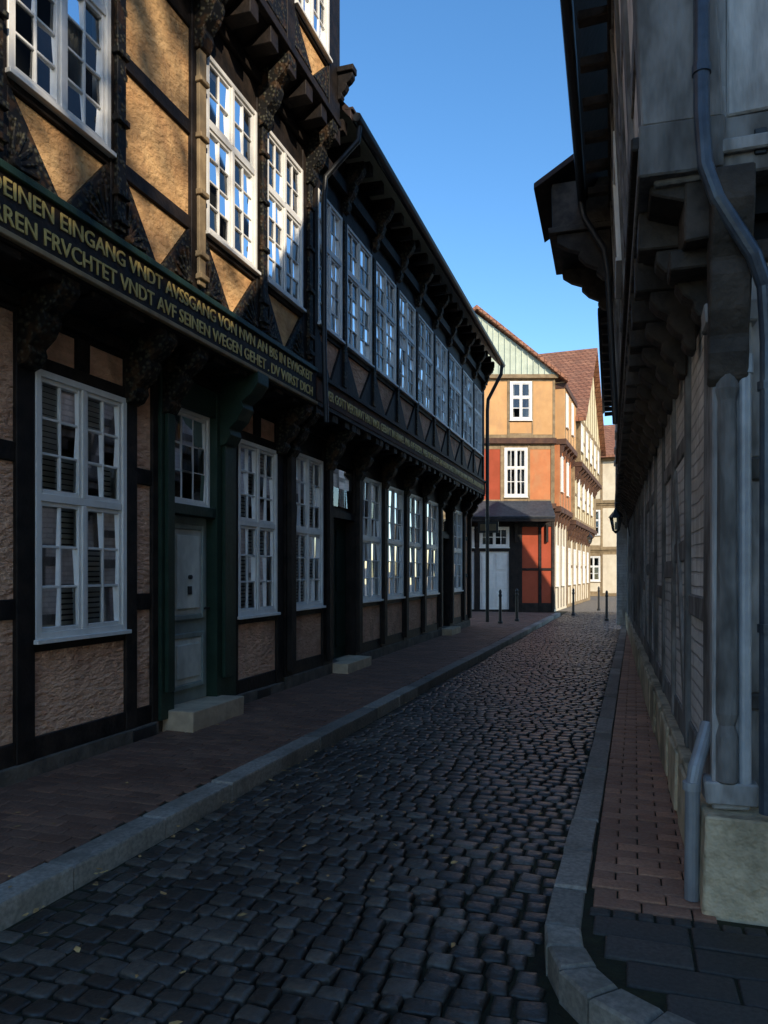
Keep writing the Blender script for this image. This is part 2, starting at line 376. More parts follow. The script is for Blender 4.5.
b.floor(YS,YE,4.0,6.6,[(-.7,.2,WU('net')),(.4,1.2,PU),(1.4,2.3,WU('net')),(2.5,3.4,PU),(3.62,4.58,WU('curtain')),(4.74,5.66,PU),(5.90,6.87,WU(None)),(7.09,8.02,WU(None))],TB,'plaster_ochre')
for p in (5.78,4.66,3.50,6.98,8.18):
    kk='timber_ochre' if p==5.78 else 'timber_carved'
    b.box(p-.05,p+.05,.03,.07,4.1,6.2,kk,.006)
    for z in (4.15,4.35,4.9,5.4,5.9): b.box(p-.07,p+.07,.03,.095,z,z+.05,kk,.004)
jetty(b,YS,YE,6.6,6.95,0,.35,[3.50,4.66,5.78,6.98,8.18,2.4])
b.frame((A2,0,0),(0,1,0),(1,0,0))
b.box(YE-.1,YE+.001,-6,-.31,6.9,9.28,'plaster_pink'); b.box(YS-.001,YS+.1,-6,-.31,6.9,9.28,'plaster_pink')
b.box(YS+.01,YE-.01,-6,-.3,6.8,9.3,'dark_room')
tri2=lambda:(7.05,7.42,'t',dict(tm='timber_carved',mat='plaster_ochre'))
WV=lambda inn:[tri2(),(7.5,8.95,'w',dict(sash=2,tf=.6,pc=2,pr=(3,2),inner=inn,fw=.045))]
PV=[tri2(),(7.5,8.9,'p')]
b.floor(YS,YE,6.95,9.3,[(-.7,.2,WV(None)),(.4,1.2,PV),(1.4,2.3,WV(None)),(2.5,3.4,PV),(3.62,4.58,WV(None)),(4.74,5.66,PV),(5.90,6.87,WV(None)),(7.05,7.98,WV(None))],TB,'plaster_ochre')
a=YS+.1
while a<YE+.05: b.box(a,a+.13,-.1,.42,9.12,9.27,TB,.006); a+=.55
b.prism_nz([(.5,9.25),(.5,9.37),(-3.9,14.4),(-8.3,9.37),(-8.3,9.25),(-3.9,14.2)],YS-.1,YE+.12,'roof_dark')
b.box(YS,YE,.30,.34,9.05,9.22,TB)
for yy in (YS,YE-.1):
    b.prism_nz([(-.3,9.28),(-3.9,14.15),(-6,11.6),(-6,9.28)],yy,yy+.1,'plaster_pink')
b.box(YE-.12,YE+.04,.03,.24,7.50,7.58,TB,.01); b.bracket(YE-.03,.1,.03,.22,7.2,7.50,TB)
b.finish()

# =================================================================== LEFT HOUSE 2 (long)
b=Build('half_timbered_house')
b.frame((A0,0,0),(0,1,0),(1,0,0)); YS,YE=8.38,19.9
b.box(YS,YE,-6,-.3,.05,3.4,'dark_room')
b.box(YS,YE,-.3,.05,.06,.24,'plinth_stone',.01)
kinds=['blind','curtain','net','curtain','net','curtain','curtain']
def W2(i): return [(.40,.98,'p'),(1.08,3.10,'w',dict(sash=2,tf=.5,pc=2,pr=(3,3),inner=kinds[i%7],fw=.045))]
def dr(a0,a1): return (a0,a1,[(.24,2.35,'x'),(2.45,3.15,'w',dict(sash=1,tf=None,pc=3,pr=(2,),fw=.04,key='timber_black',trim=-.02))])
b.floor(YS,YE,.24,3.4,[(8.61,9.59,W2(0)),dr(9.95,10.9),(11.1,12.2,W2(1)),(12.38,13.55,W2(2)),(13.75,14.93,W2(3)),(15.07,16.3,W2(4)),dr(16.65,17.5),(17.75,18.9,W2(5)),(19.1,19.7,[(.4,1.4,'p'),(1.5,2.4,'p'),(2.5,3.2,'p')])],TB,'plaster_pink')
for a0,a1 in ((9.95,10.9),(16.65,17.5)):
    b.box(a0,a1,-.2,-.14,.2,2.35,'timber_green')
    for z0,z1 in ((.4,1.1),(1.25,2.2)):
        for q in (0,1):
            m0=a0+.06+q*(a1-a0)/2*.97; b.box(m0,m0+(a1-a0)/2-.1,-.14,-.12,z0,z1,'timber_green')
    b.box(a0-.05,a1+.05,-.1,.28,.08,.24,'step_stone',.008)
posts2=[8.5,9.77,11.0,12.29,13.65,15.0,16.47,17.62,19.0,19.8]
jetty(b,YS,YE,3.4,3.66,0,.4,posts2,.45)
for p in posts2: b.box(p-.07,p+.07,.03,.09,.3,3.0,TB,.006)
b.box(YE-.08,YE+.002,-6,-.31,.1,3.5,'plaster_pink')
b.frame((A1,0,0),(0,1,0),(1,0,0))
b.box(YS,YE-.01,-6,-.3,3.5,7.0,'dark_room')
b.box(YS,YE,-.3,.06,3.66,3.97,'timber_redbrown',.003)
b.box(YS,YE,.05,.09,3.95,4.0,TB)
text_on(b,'WER GOTT VERTRAVT HAT WOL GEBAVT IM HIMMEL VND AVF ERDEN . WER SICH VERLEST AVF IHESVM CHRIST DEM MVS DER HIMMEL WERDEN . ANNO DOMINI 1589',8.6,19.6,.062,3.74,.17)
ws=[(8.48,9.30),(9.47,10.53),(10.70,11.77),(11.93,12.97),(13.12,14.27),(14.44,15.50),(15.68,16.92),(17.10,18.30),(18.48,19.55)]
bays=[]
for i,(p,q) in enumerate(ws):
    bays.append((p,q,[(4.03,4.55,'t',dict(tm=TB)),(4.65,6.32,'w',dict(sash=2,tf=.62,pc=2,pr=(4,2),inner=[None,None,'curtain'][i%3],fw=.04))]))
b.floor(YS,YE,3.97,6.75,bays,TB,'plaster_pink')
for i,(p,q) in enumerate(ws):
    b.box(q+.03,q+.13,.03,.055,4.05,6.3,'timber_carved',.004)
    b.bracket(q+.08,.13,.03,.33,6.4,7.05,'timber_carved')
a=YS+.1
while a<YE: b.box(a,a+.13,-.1,.36,6.98,7.12,TB,.006); a+=.5
b.box(YS,YE,.02,.12,6.6,6.75,TB); b.box(YS,YE,-.3,.04,6.76,7.12,TB)
b.prism_nz([(.46,7.10),(.46,7.22),(-3.9,12.2),(-8.2,7.22),(-8.2,7.10),(-3.9,12.0)],YS+.1,YE+.2,'roof_dark')
a=YS+.1
while a<YE+.1: b.box(a,a+.17,.38,.49,7.215,7.25,'roof_dark',.006); a+=.2
b.tube([b.P(YS+.15,.52,7.14),b.P(YE+.15,.52,7.14)],.06,'iron_black',8)
b.tube([b.P(YS+.25,.52,7.08),b.P(YS+.25,.50,6.9),b.P(YS+.12,.12,6.45),b.P(YS+.12,.10,6.2),b.P(YS+.12,.10,4.3),b.P(YS+.12,.13,3.4)],.035,'iron_black',8)
b.tube([b.P(YE-.1,.52,7.08),b.P(YE-.1,.50,6.85),b.P(YE-.05,.14,6.2),b.P(YE-.05,.12,5.9),b.P(YE-.05,.12,.2)],.05,'iron_black',8)
b.prism_nz([(-.3,7.0),(-3.9,12.0),(-6,9.5),(-6,7.0)],YE-.08,YE,'plaster_pink')
b.box(YE-.08,YE+.002,-6,-.31,3.5,7.0,'plaster_pink')
b.finish()

# =================================================================== RIGHT HOUSE 1
u=Vector((-.018,1,0)).normalized(); nn=Vector((-u.y,u.x,0))
O=Vector((.39,3.64,0))
TG='timber_grey'; TGB='timber_grey_beam'; WB='whitewashed_brick'
b=Build('half_timbered_house',.008); b.frame(O,u,nn)
L1=9.4
b.box(0.1,L1,-6.6,-.3,.05,3.0,'dark_room')
b.box(.0,L1,-.35,.07,.09,.50,'corner_stone',.012)
a=.35
while a<L1: b.box(a,a+U(.5,.7),.06,.085,.12,.47,'corner_stone',.012); a+=.75
bays=[]; a=.26; i=0
while a<L1-.5:
    w=U(.85,1.05); zc=U(1.55,1.7)
    bays.append((a,a+w,[(.66,zc-.07,'p'),(zc+.07,2.30,'p'),(2.42,2.86,'p')] if i%3 else [(.66,1.3,'p'),(1.42,2.86,'p')])); a+=w+.15; i+=1
b.floor(0,L1,.5,2.95,bays,TGB,WB,proud=.022,jit=.010)
for (p,q,c) in bays[1::3]: b.beam(p+.05,.68,q-.05,2.25,.13,-.05,.018,TGB)
b.box(0,L1,-.3,.06,2.95,3.06,'timber_brown',.005)
a=.05
while a<L1:
    b.box(a,a+.17,-.2,.33,3.06,3.24,'timber_brown',.01)
    b.bracket(a+.085,.14,.02,.25,2.72,3.06,'timber_brown'); a+=.52
b.prism_nz([(.0,3.10),(.29,3.20),(.29,3.24),(0,3.24)],-.2,L1,'timber_brown')
b.frame(O+nn*.30,u,nn); b.lean=.05
b.box(-.1,L1,-6.6,-.3,3.1,6.3,'dark_room')
b.box(-.28,L1,-.3,.04,3.24,3.46,TGB,.008)
b.box(-.28,L1,.03,.07,3.36,3.42,'timber_brown')
bays=[]; a=-.08; i=0
while a<L1-.5:
    w=U(.80,1.0); zc=U(4.1,4.3)
    cells=[(3.60,zc,'p'),(zc+.13,5.0,'p'),(5.13,6.1,'p')]
    if i in(3,7): cells=[(3.60,zc,'p'),(zc+.13,5.4,'w',dict(sash=1,tf=None,pc=2,pr=(3,),fw=.045)),(5.5,6.1,'p')]
    bays.append((a,a+w,cells)); a+=w+.15; i+=1
b.floor(-.28,L1,3.46,6.2,bays,TGB,WB,proud=.022,jit=.010)
for (p,q,c) in bays[2::4]: b.beam(p+.05,3.6,q-.05,5.9,.12,-.05,.018,TGB)
a=-.2
while a<L1: b.box(a,a+.11,-.1,.28,6.2,6.29,'timber_brown',.01); a+=.6
b.box(-.3,L1,-.3,.04,6.2,6.3,'timber_brown')
b.prism_nz([(.33,6.30),(.33,6.40),(-3.6,13.6),(-7.4,6.40),(-7.4,6.30),(-3.6,13.4)],-.5,L1+.1,'roof_dark')
b.tube([b.P(-.45,.36,6.30),b.P(L1,.36,6.30)],.055,'iron_black',10)
b.box(6.2,7.6,-.3,.80,5.95,6.03,'timber_brown',.005)
b.box(6.26,7.54,-.3,.74,6.03,6.62,'timber_brown',.005)
b.prism_nz([(.96,6.50),(.96,6.58),(-1.2,7.9),(-1.2,7.8)],6.08,7.72,'roof_dark')
for k in range(6): b.box(6.28+k*.22,6.30+k*.22,.74,.755,6.05,6.6,'iron_black')
for p in (6.32,7.48): b.bracket(p,.12,.03,.7,5.3,5.95,'timber_brown')
b.tube([b.P(6.1,.37,6.26),b.P(6.1,.34,6.05),b.P(6.05,.12,5.6),b.P(6.05,.09,5.3),b.P(6.05,.09,3.4)],.04,'iron_black')
b.lean=0
b.frame(O,(1,.0,0),(0,-1,0))
b.box(-.03,.12,-.0,.14,.52,2.9,TG,.01)
for z in (.55,2.62): b.box(-.06,.15,-.0,.17,z,z+.09,TG,.006)
prof=[(.55,.075),(.75,.075),(.8,.055),(.85,.075),(1.3,.07),(2.2,.062),(2.25,.08),(2.32,.055),(2.55,.085),(2.62,.095)]
b.tube([b.P(.03,.14,z+.09) for z,r in prof],[r*.62 for z,r in prof],'timber_grey_beam',12)
for z0,z1,k in ((.52,.95,TG),(.95,1.02,TGB),(1.02,1.95,TG),(1.95,2.05,TGB),(2.05,2.9,TG)):
    for i in range(12): b.box(.12+i*.17,.12+(i+1)*.17-.006,.02,.06+(.02 if k==TGB else U(0,.008)),z0,z1,k,.002)
b.box(-.07,6.5,-.3,.24,.06,.52,'corner_stone',.02)
b.box(.12,6.5,-.3,.02,.5,3.1,'dark_room')
for i in range(9): b.box(-.15+i*.5,.03+i*.5,-.1,.22,2.98,3.22,'timber_brown',.01)
b.bracket(.03,.16,.13,.36,2.35,3.2,'timber_brown')
b.box(-.2,6.5,-.1,.10,2.9,2.99,'timber_brown')
b.box(-.27,6.5,-.3,.24,3.22,3.46,TGB,.01)
b.box(-.27,6.5,.235,.275,3.30,3.36,'timber_grey',.004)
n0=.22
b.floor(-.30,6.3,3.46,6.3,[(-.06,.02,[(3.6,6.0,'p',dict(mat=TG))]),(.20,1.0,[(3.68,4.6,'p'),(4.75,6.1,'p')]),(1.15,2.0,[(3.6,4.6,'p'),(4.75,6.1,'p')]),(2.2,3.0,[(3.6,4.6,'p'),(4.75,6.1,'p')]),(3.2,6.1,[(3.6,4.6,'p'),(4.75,6.1,'p')])],TG,WB,n=n0,jit=.008)
b.prism_az([(-.1,6.3),(6.6,6.3),(3.25,13.1)],0.0,.2,WB)
for s0 in (.6,1.6,2.6,3.6,4.6): b.box(s0,s0+.14,.2,.225,6.3,6.3+ (s0 if s0<3 else 6.4-s0)*1.6,TG)
for x,z in ((-.12,3.34),(.12,3.33)): b.box(x,x+.05,.24,.25,z-.05,z+.06,'iron_black')
b.finish()
p=Build('downpipe',.0)
p.tube([(.30,3.30,6.6),(.30,3.30,3.45),(.315,3.30,3.22),(.36,3.30,3.08),(.50,3.33,2.84),(.545,3.36,2.72),(.56,3.38,2.5),(.56,3.40,.55)],.032,'zinc_blue',14)
for z in (5.4,4.3,3.6): p.tube([(.30,3.30,z),(.30,3.30,z+.035)],.038,'zinc_blue',14)
for z in (2.3,1.3): p.tube([(.56,3.39,z),(.56,3.39,z+.035)],.040,'zinc_blue',14)
p.finish()
p=Build('downpipe',.0)
p.tube([(.49,3.50,2.45),(.49,3.50,.56)],.026,'zinc_grey',14); p.tube([(.49,3.5,2.4),(.49,3.5,2.48)],.034,'zinc_grey',14)
p.finish()
p=Build('downpipe',.0)
p.tube([(.36,3.66,.86),(.335,3.62,.78),(.30,3.56,.68),(.285,3.54,.60),(.282,3.54,.10)],.032,'zinc_grey',14)
p.tube([(.282,3.54,.585),(.282,3.54,.62)],.039,'zinc_grey',14)
p.finish()

# =================================================================== RIGHT HOUSE 2 (lower)
b=Build('half_timbered_house',.008); O2=O+u*(L1+.02)
b.frame(O2,u,nn); L2=8.2
b.box(0,L2,-6,-.3,.05,3.0,'dark_room'); b.box(0,L2,-.35,.06,.09,.45,'corner_stone',.012)
bays=[];a=.2
while a<L2-.9:
    bays.append((a,a+.85,[(.6,1.4,'p'),(1.53,2.86,'p')])); a+=1.02
b.floor(0,L2,.45,2.95,bays,TGB,WB,proud=.022,jit=.008)
b.box(0,L2,-.3,.06,2.95,3.06,'timber_brown',.005)
a=.05
while a<L2: b.box(a,a+.17,-.2,.33,3.06,3.24,'timber_brown',.01); b.bracket(a+.085,.14,.02,.25,2.72,3.06,'timber_brown'); a+=.52
b.frame(O2+nn*.3,u,nn)
b.box(0,L2,-6,-.3,3.1,5.9,'dark_room'); b.box(0,L2,-.3,.04,3.24,3.46,TGB,.008)
bays=[];a=.15;i=0
while a<L2-.9:
    bays.append((a,a+.85,[(3.6,4.3,'p'),(4.43,5.6,'p')] if i%2 else [(3.6,4.2,'p'),(4.33,5.5,'w',dict(sash=2,tf=None,pc=1,pr=(3,),fw=.05))])); a+=1.02;i+=1
b.floor(0,L2,3.46,5.8,bays,TGB,WB,proud=.022,jit=.008)
a=.1
while a<L2: b.box(a,a+.11,-.1,.30,5.8,5.9,'timber_brown',.01); a+=.6
b.prism_nz([(.36,5.92),(.36,6.02),(-2.6,9.6),(-6,6.02),(-6,5.92),(-2.6,9.4)],0,L2+.2,'roof_dark')
b.frame(O2+u*L2,-nn,u); b.box(-.29,6.3,-.1,.0,.1,5.95,WB)
b.prism_az([(-.3,5.95),(6,5.95),(2.6,9.4)],-.1,0,WB)
b.finish()

# =================================================================== ORANGE HOUSE (far, gable)
P1=Vector((-2.6,29.3,0)); S=Vector((2.8,.9,0)).normalized(); N=Vector((S.y,-S.x,0))
side=Vector((.0567,1,0)).normalized(); sn=Vector((side.y,-side.x,0))
b=Build('orange_gabled_house',.01)
b.frame(P1,-S,N)
WD=6.1
def wn(**k):
    d=dict(sash=2,tf=.6,pc=1,pr=(2,1),fw=.09,mw=.03,trim=.04,inner='curtain'); d.update(k); return d
b.box(0.05,WD,-3.4,-.3,0,9,'dark_room')
b.floor(0,WD,0,4.0,[(.12,.50,[(.35,1.6,'p'),(1.7,3.3,'p')]),(.62,1.25,[(.35,1.6,'p'),(1.7,3.3,'p')]),(1.75,2.9,[(.1,2.35,'x'),(2.5,3.3,'w',wn(tf=None,pc=2,pr=(2,)))]),(3.1,4.2,[(.1,2.35,'x'),(2.5,3.3,'w',wn(tf=None,pc=2,pr=(2,)))]),(4.5,5.9,[(.4,3.3,'p')])],'timber_black','red_render')
for p0 in (1.75,3.1):
    w=1.12; b.box(p0,p0+w,-.12,-.05,.05,2.35,'white_paint')
    for k in range(2):
        for j in range(3): b.box(p0+.08+k*.54,p0+.5+k*.54,-.05,-.03,.2+j*.72,.8+j*.72,'white_paint')
b.prism_nz([(.0,4.35),(.0,4.25),(.8,3.55),(.85,3.65)],.15,WD,'slate')
b.box(.15,WD,.7,.8,3.45,3.55,'timber_black'); 
for s0 in (.3,1.5,3.0): b.box(s0,s0+.12,0.03,.72,3.45,3.55,'timber_black'); b.beam(s0,2.7,s0,3.4,.1,.03,.12,'timber_black')
OR='orange_render'
b.floor(0,WD,4.0,6.6,[(.15,.95,[(4.35,6.3,'p')]),(1.05,1.95,[(4.45,6.36,'w',wn(pr=(2,1),pc=2))]),(2.1,2.85,[(4.35,6.3,'p',dict(mat='red_render'))]),(3.0,3.9,[(4.45,6.36,'w',wn())]),(4.1,5.9,[(4.35,6.3,'p')])],'timber_ochre','orange_red_render',n=.05,proud=.02)
b.box(-.05,WD,-.2,.2,6.5,6.72,'timber_redbrown')
b.box(-.05,WD,-.1,.14,4.0,4.2,'timber_redbrown')
b.floor(0,WD,6.72,9.05,[(.1,.85,[(6.85,8.9,'p')]),(.9,1.75,[(6.9,7.35,'p'),(7.4,8.9,'w',wn())]),(1.85,2.9,[(6.85,8.9,'p')]),(3.0,3.9,[(7.4,8.9,'w',wn())]),(4.1,5.9,[(6.85,8.9,'p')])],'timber_ochre',OR,n=.15,proud=.01)
b.box(-.1,WD+.1,-.1,.28,9.0,9.15,'timber_ochre')
b.prism_az([(-.1,9.15),(WD+.1,9.15),(3.05,11.5)],0,.2,'gable_boards')
k=-.05
while k<WD:
    top=9.15+ (2.35*(k+.1)/3.15 if k<3.05 else 2.35*(WD+.1-k)/3.05)
    b.box(k,k+.035,.2,.235,9.15,max(9.18,top-.05),'gable_boards'); k+=.22
for e in (-.45,WD+.45):
    b.prism_az([(e,8.82),(3.05,11.62),(3.05,11.78),(e,8.98)],-3.5,.4,'roof_tile')
b.frame(P1,side,sn)
b.box(0,3.6,-.3,0.0,0,4.0,'pale_render')
b.box(0,3.6,-.3,.2,4.0,6.6,'orange_red_render'); b.box(0,3.6,-.3,.4,6.6,8.9,OR)
for z,n1 in ((4.0,.26),(6.6,.46),(8.75,.46)): b.box(-.02,3.62,-.2,n1,z-.12,z+.1,'timber_redbrown')
for k in range(5):
    a=.05+k*.85
    b.bracket(a+.05,.14,.0,.26,3.3,4.0,'timber_redbrown'); b.bracket(a+.05,.14,.2,.46,6.0,6.6,'timber_redbrown')
    b.box(a,a+.12,.2,.215,4.1,6.5,'timber_ochre'); b.box(a,a+.12,.4,.415,6.7,8.7,'timber_ochre'); b.box(a,a+.12,0,.02,.1,3.9,'timber_redbrown')
for k in (0,2): 
    b.window(.28+k*.85,.8+k*.85,4.7,6.1,.2,**wn()); b.window(.28+k*.85,.8+k*.85,7.2,8.5,.4,**wn())
    b.window(.28+k*.85,.8+k*.85,1.0,2.6,0.02,**wn())
b.finish()

# =================================================================== CREAM HOUSE (far), gable to the street
b=Build('cream_half_timbered_house',.01)
b.frame(P1+side*3.65,side,sn); L=9.6
b.box(0.1,L,-7,-.3,0,8.2,'dark_room')
def bb(z0,z1,wz0,wz1,i0=0):
    r=[];a=.2;i=i0
    while a<L-.9:
        r.append((a,a+.8,[(z0+.15,wz0-.1,'p'),(wz0,wz1,'w',wn())] if i%2==0 else [(z0+.15,(z0+z1)/2-.06,'p'),((z0+z1)/2+.06,z1-.15,'p')])); a+=.95; i+=1
    return r
b.floor(0,L,0,3.6,bb(0,3.6,1.0,2.6),'timber_ochre','pale_render',n=0)
b.floor(0,L,3.8,6.1,bb(3.8,6.1,4.5,5.8,1),'timber_ochre','cream_render',n=.3)
b.floor(0,L,6.3,8.3,bb(6.3,8.3,6.8,8.0),'timber_ochre','cream_render',n=.55)
b.box(0,L,-.3,.4,3.6,3.8,'timber_redbrown'); b.box(0,L,-.3,.65,6.1,6.3,'timber_redbrown')
a=.1
while a<L:
    b.bracket(a,.14,0,.36,2.9,3.6,'timber_redbrown'); b.bracket(a,.14,.3,.62,5.5,6.1,'timber_redbrown'); a+=.95
b.prism_az([(0,8.3),(L,8.3),(L/2,12.3)],-.1,.55,'cream_render')
b.prism_az([(0,8.3),(L,8.3),(L/2,12.3)],-6.9,-6.7,'cream_render')
for e in (-.35,L+.35):
    b.prism_az([(e,7.98),(L/2,12.38),(L/2,12.54),(e,8.14)],-7.1,.85,'roof_tile')
for k in range(1,9):
    s0=k*1.05; top=8.3+4.0*(1-abs(s0-L/2)/(L/2)); b.box(s0,s0+.13,.55,.57,8.3,top-.12,'timber_ochre')
b.box(0,.1,-7,-.31,0,8.3,'cream_render'); b.box(L-.1,L,-7,-.31,0,8.3,'cream_render')
b.finish()

# =================================================================== FAR CLOSING HOUSES
def farhouse(name,ox,oy,w,z_e,z_r,infill,n_f,ph=0):
    b=Build(name,.01); b.frame((ox,oy,0),(1,0,0),(0,-1,0))
    b.box(0.1,w-.1,-7,-.3,0,z_e,'dark_room'); fh=z_e/n_f
    for f in range(n_f):
        z0=f*fh; r=[]; a=.25;i=ph
        while a<w-.9: r.append((a,a+.85,[(z0+.3,z0+.85,'p'),(z0+.95,z0+fh-.4,'w',wn())] if i%2 else [(z0+.2,z0+fh-.3,'p')])); a+=1.0;i+=1
        b.floor(0,w,z0,z0+fh,r,'timber_ochre',infill,n=.12*f,proud=.012)
        b.box(0,w,-.1,.12*f+.05,z0+fh-.12,z0+fh,'timber_ochre')
    b.prism_nz([(.7,z_e-.1),(.7,z_e+.06),(-3.3,z_r),(-7.3,z_e+.06),(-7.3,z_e-.1),(-3.3,z_r-.2)],-.3,w+.3,'roof_tile')
    for yy in (0,w-.1): b.prism_nz([(.2,z_e),(-3.3,z_r-.2),(-7,z_e)],yy,yy+.1,infill); b.box(yy,yy+.1,-7,-.3,0,z_e,infill)
    b.finish()
farhouse('pale_half_timbered_house',-3.6,49.5,9,8.9,11.6,'pale_render',3)
farhouse('cream_gabled_house',-14,56,9,10.5,14.5,'cream_render',3)
b=Build('rendered_corner_house',.01); b.frame((3.0,.4,0),(0,-1,0),(-1,0,0))
b.box(0,11,-8,-.3,0,8.5,'pale_render')
r=[];a=.4
while a<10: r.append((a,a+1.0,[(1.0,2.7,'w',wn()),(4.2,5.8,'w',wn()),(6.4,7.7,'w',wn())])); a+=1.7
b.floor(0,11,0,8.5,r,'pale_render','pale_render')
b.prism_nz([(.3,8.5),(.3,8.65),(-4,11.9),(-8.3,8.65),(-8.3,8.5),(-4,11.7)],-.1,11.2,'roof_tile')
for yy in (0,10.9): b.prism_nz([(0,8.5),(-4,11.7),(-8,8.5)],yy,yy+.1,'pale_render')
b.finish()
b=Build('broadleaf_tree',.0); T=Vector((11.9,-11.3,0))
b.tube([T+Vector((0,0,-.05)),T+Vector((.1,0,5)),T+Vector((-.1,.1,10)),T+Vector((0,0,14)),T+Vector((.1,0,18))],[.45,.34,.26,.16,.04],'bark',10)
tips=[]
for i in range(22):
    z=8.5+i*.45; a=i*2.4; r=U(2.0,3.4)*(1-(z-8.5)/16)
    e=T+Vector((math.cos(a)*r,math.sin(a)*r,z+U(.8,1.8))); s0=T+Vector((0,0,z)); mid=(s0+e)/2+Vector((0,0,.25))
    b.tube([s0,mid,e],[.09,.05,.015],'bark',6); tips+=[mid,e,(mid+e)/2]
for c in tips:
    if R()<.12: continue
    for k in range(34):
        d=Vector((random.gauss(0,.42),random.gauss(0,.42),random.gauss(0,.33))); q=c+d
        x=Vector((U(-1,1),U(-1,1),U(-1,1))).normalized(); y=x.cross(Vector((U(-1,1),U(-1,1),U(-1,1)))).normalized(); sz=U(.09,.17)
        b.add('foliage',[tuple(q+x*sz),tuple(q+y*sz*.6),tuple(q-x*sz),tuple(q-y*sz*.6)],[(0,1,2,3)])
b.finish()

# =================================================================== GROUND, ROAD, PAVEMENTS
def XL(y): return -2.64+.017*max(y,0)
def XR(y): return -.345+.0125*y
def sheet(name,pts,z,key):
    mkobj(name,[(x,y,z) for x,y in pts],[tuple(range(len(pts)))],[.5],key)
sheet('ground',[(-400,-400),(400,-400),(400,400),(-400,400)],-.06,'ground_earth')
class Stones:
    def __init__(s): s.V=[];s.F=[];s.Q=[]
    def add(s,cx,cy,w,l,zt,rot=0,rd=.02,edge=.01,dome=.006,zb=-.04,tilt=.01,cut=.2,jj=.0):
        o=len(s.V); c,sn=math.cos(rot),math.sin(rot); tx,ty=U(-tilt,tilt),U(-tilt,tilt)
        j=[(U(-jj,jj)*w,U(-jj,jj)*l) for _ in range(8)]
        rings=[(1,zb-zt),(1,-edge*1.6),(1-2*edge*.35/w,-edge*.5),(1-2*edge*1.3/w,0.0),(1-2*(edge*1.3+rd)/w*.9,dome)]
        for f,dz in rings:
            k=0
            for qx,qy in ((-1,-1+cut),(-1+cut,-1),(1-cut,-1),(1,-1+cut),(1,1-cut),(1-cut,1),(-1+cut,1),(-1,1-cut)):
                x=(qx*w/2+j[k][0])*f; y=(qy*l/2+j[k][1])*f; k+=1
                z=zt+dz+(x*tx+y*ty if dz>-.02 else 0)
                s.V.append((cx+x*c-y*sn,cy+x*sn+y*c,z))
        r=R(); n=8; m=len(rings)
        for a in range(m-1):
            for k in range(n):
                s.F.append((o+a*n+k,o+a*n+(k+1)%n,o+(a+1)*n+(k+1)%n,o+(a+1)*n+k)); s.Q.append(r)
        s.F.append(tuple(o+(m-1)*n+k for k in range(n))); s.Q.append(r)
    def build(s,name,key,parent=None): return mkobj(name,s.V,s.F,s.Q,key,parent,0,True,False)
road=empty('cobbled_road')
st=Stones(); y=-1.5
while y<30:
    rl=U(.088,.125) ; x0=XL(y)+.01; x1=XR(y)-.01; xc=(XL(y)+XR(y))/2
    if y<2.32: x1=3.0
    elif y<3.0: x1=-.33+.30*((3.0-y)/.68)**2
    if y>24: x1+=(y-24)*.5
    x=x0
    while x<x1-.05:
        w=U(.085,.15); 
        if x+w>x1: w=x1-x
        if w>.05:
            cx=x+w/2; t=min(1.0,abs(cx-xc)/1.2)
            z=.002-.016*t*t+U(-.005,.005)+.008*math.sin(cx*2.1+y*1.3)
            st.add(cx,y+rl/2+U(-.008,.008)+.018*math.sin(cx*4+y),w-.011,rl-.010,z,U(-.07,.07),.016,.008,.0025,tilt=.045,cut=.2,jj=.06)
        x+=w
    y+=rl
st.build('cobblestones','cobblestone',road)
mkobj('road_bed',[(-2.9,-3,-.024),(4,-3,-.024),(4,2.6,-.024),(.2,3,-.024),(.4,30,-.024),(-2.9,30,-.024)],[(0,1,2,3,4,5)],[.5],'joint_soil',road)
sheet('square_paving',[(-9,30),(12,30),(12,75),(-9,75)],-.006,'far_cobbles')
sheet('square_paving',[(.45,20.9),(12,20.9),(12,30),(3.4,30),(.45,24)],-.007,'far_cobbles')
def kerb(name,pts,width,side,zt=.10,ln=.85):
    V=[];F=[];Q=[]
    P=[Vector((x,y)) for x,y in pts]; out=[P[0]]
    for i in range(len(P)-1):
        d=(P[i+1]-P[i]).length; k=max(1,round(d/ln))
        for j in range(1,k+1): out.append(P[i].lerp(P[i+1],j/k))
    def off(i):
        t=(out[min(i+1,len(out)-1)]-out[max(i-1,0)]).normalized(); return Vector((-t.y,t.x))*side
    for i in range(len(out)-1):
        a,b_=out[i],out[i+1]; t=(b_-a).normalized()*.004
        oa,ob=off(i)*width,off(i+1)*width; dz=U(-.005,.005); dx=off(i)*U(-.004,.004)
        c=[a+t+dx,b_-t+dx,b_-t+ob+dx,a+t+oa+dx]; o=len(V)
        for z,ins in ((-.05,0),(zt-.012+dz,0),(zt+dz,.012)):
            cen=sum(c,Vector((0,0)))/4
            for q in c: 
                d=(cen-q); V.append((*(q+ d.normalized()*ins*1.2),z))
        r=R()
        for k in range(2):
            for m in range(4): F.append((o+k*4+m,o+k*4+(m+1)%4,o+(k+1)*4+(m+1)%4,o+(k+1)*4+m)); Q.append(r)
        F.append((o+8,o+9,o+10,o+11)); Q.append(r)
    return mkobj(name,V,F,Q,'granite_kerb')
kerb('kerb',[(XL(y),y) for y in (-1.5,0,3,6,9,12,15,18,21,24,27)],.17,1)
kp=[(2.5,2.24),(1.2,2.28),(.55,2.33),(.22,2.41),(.05,2.50),(-.12,2.62),(-.23,2.77),(-.29,2.93),(-.315,3.12),(-.315,3.5)]+[(XR(y),y) for y in (5,7,9,11,13,15,17,19,21)]
kerb('kerb',kp,.145,-1,ln=.6)
pv=empty('brick_pavement'); st=Stones(); y=-1.5; row=0
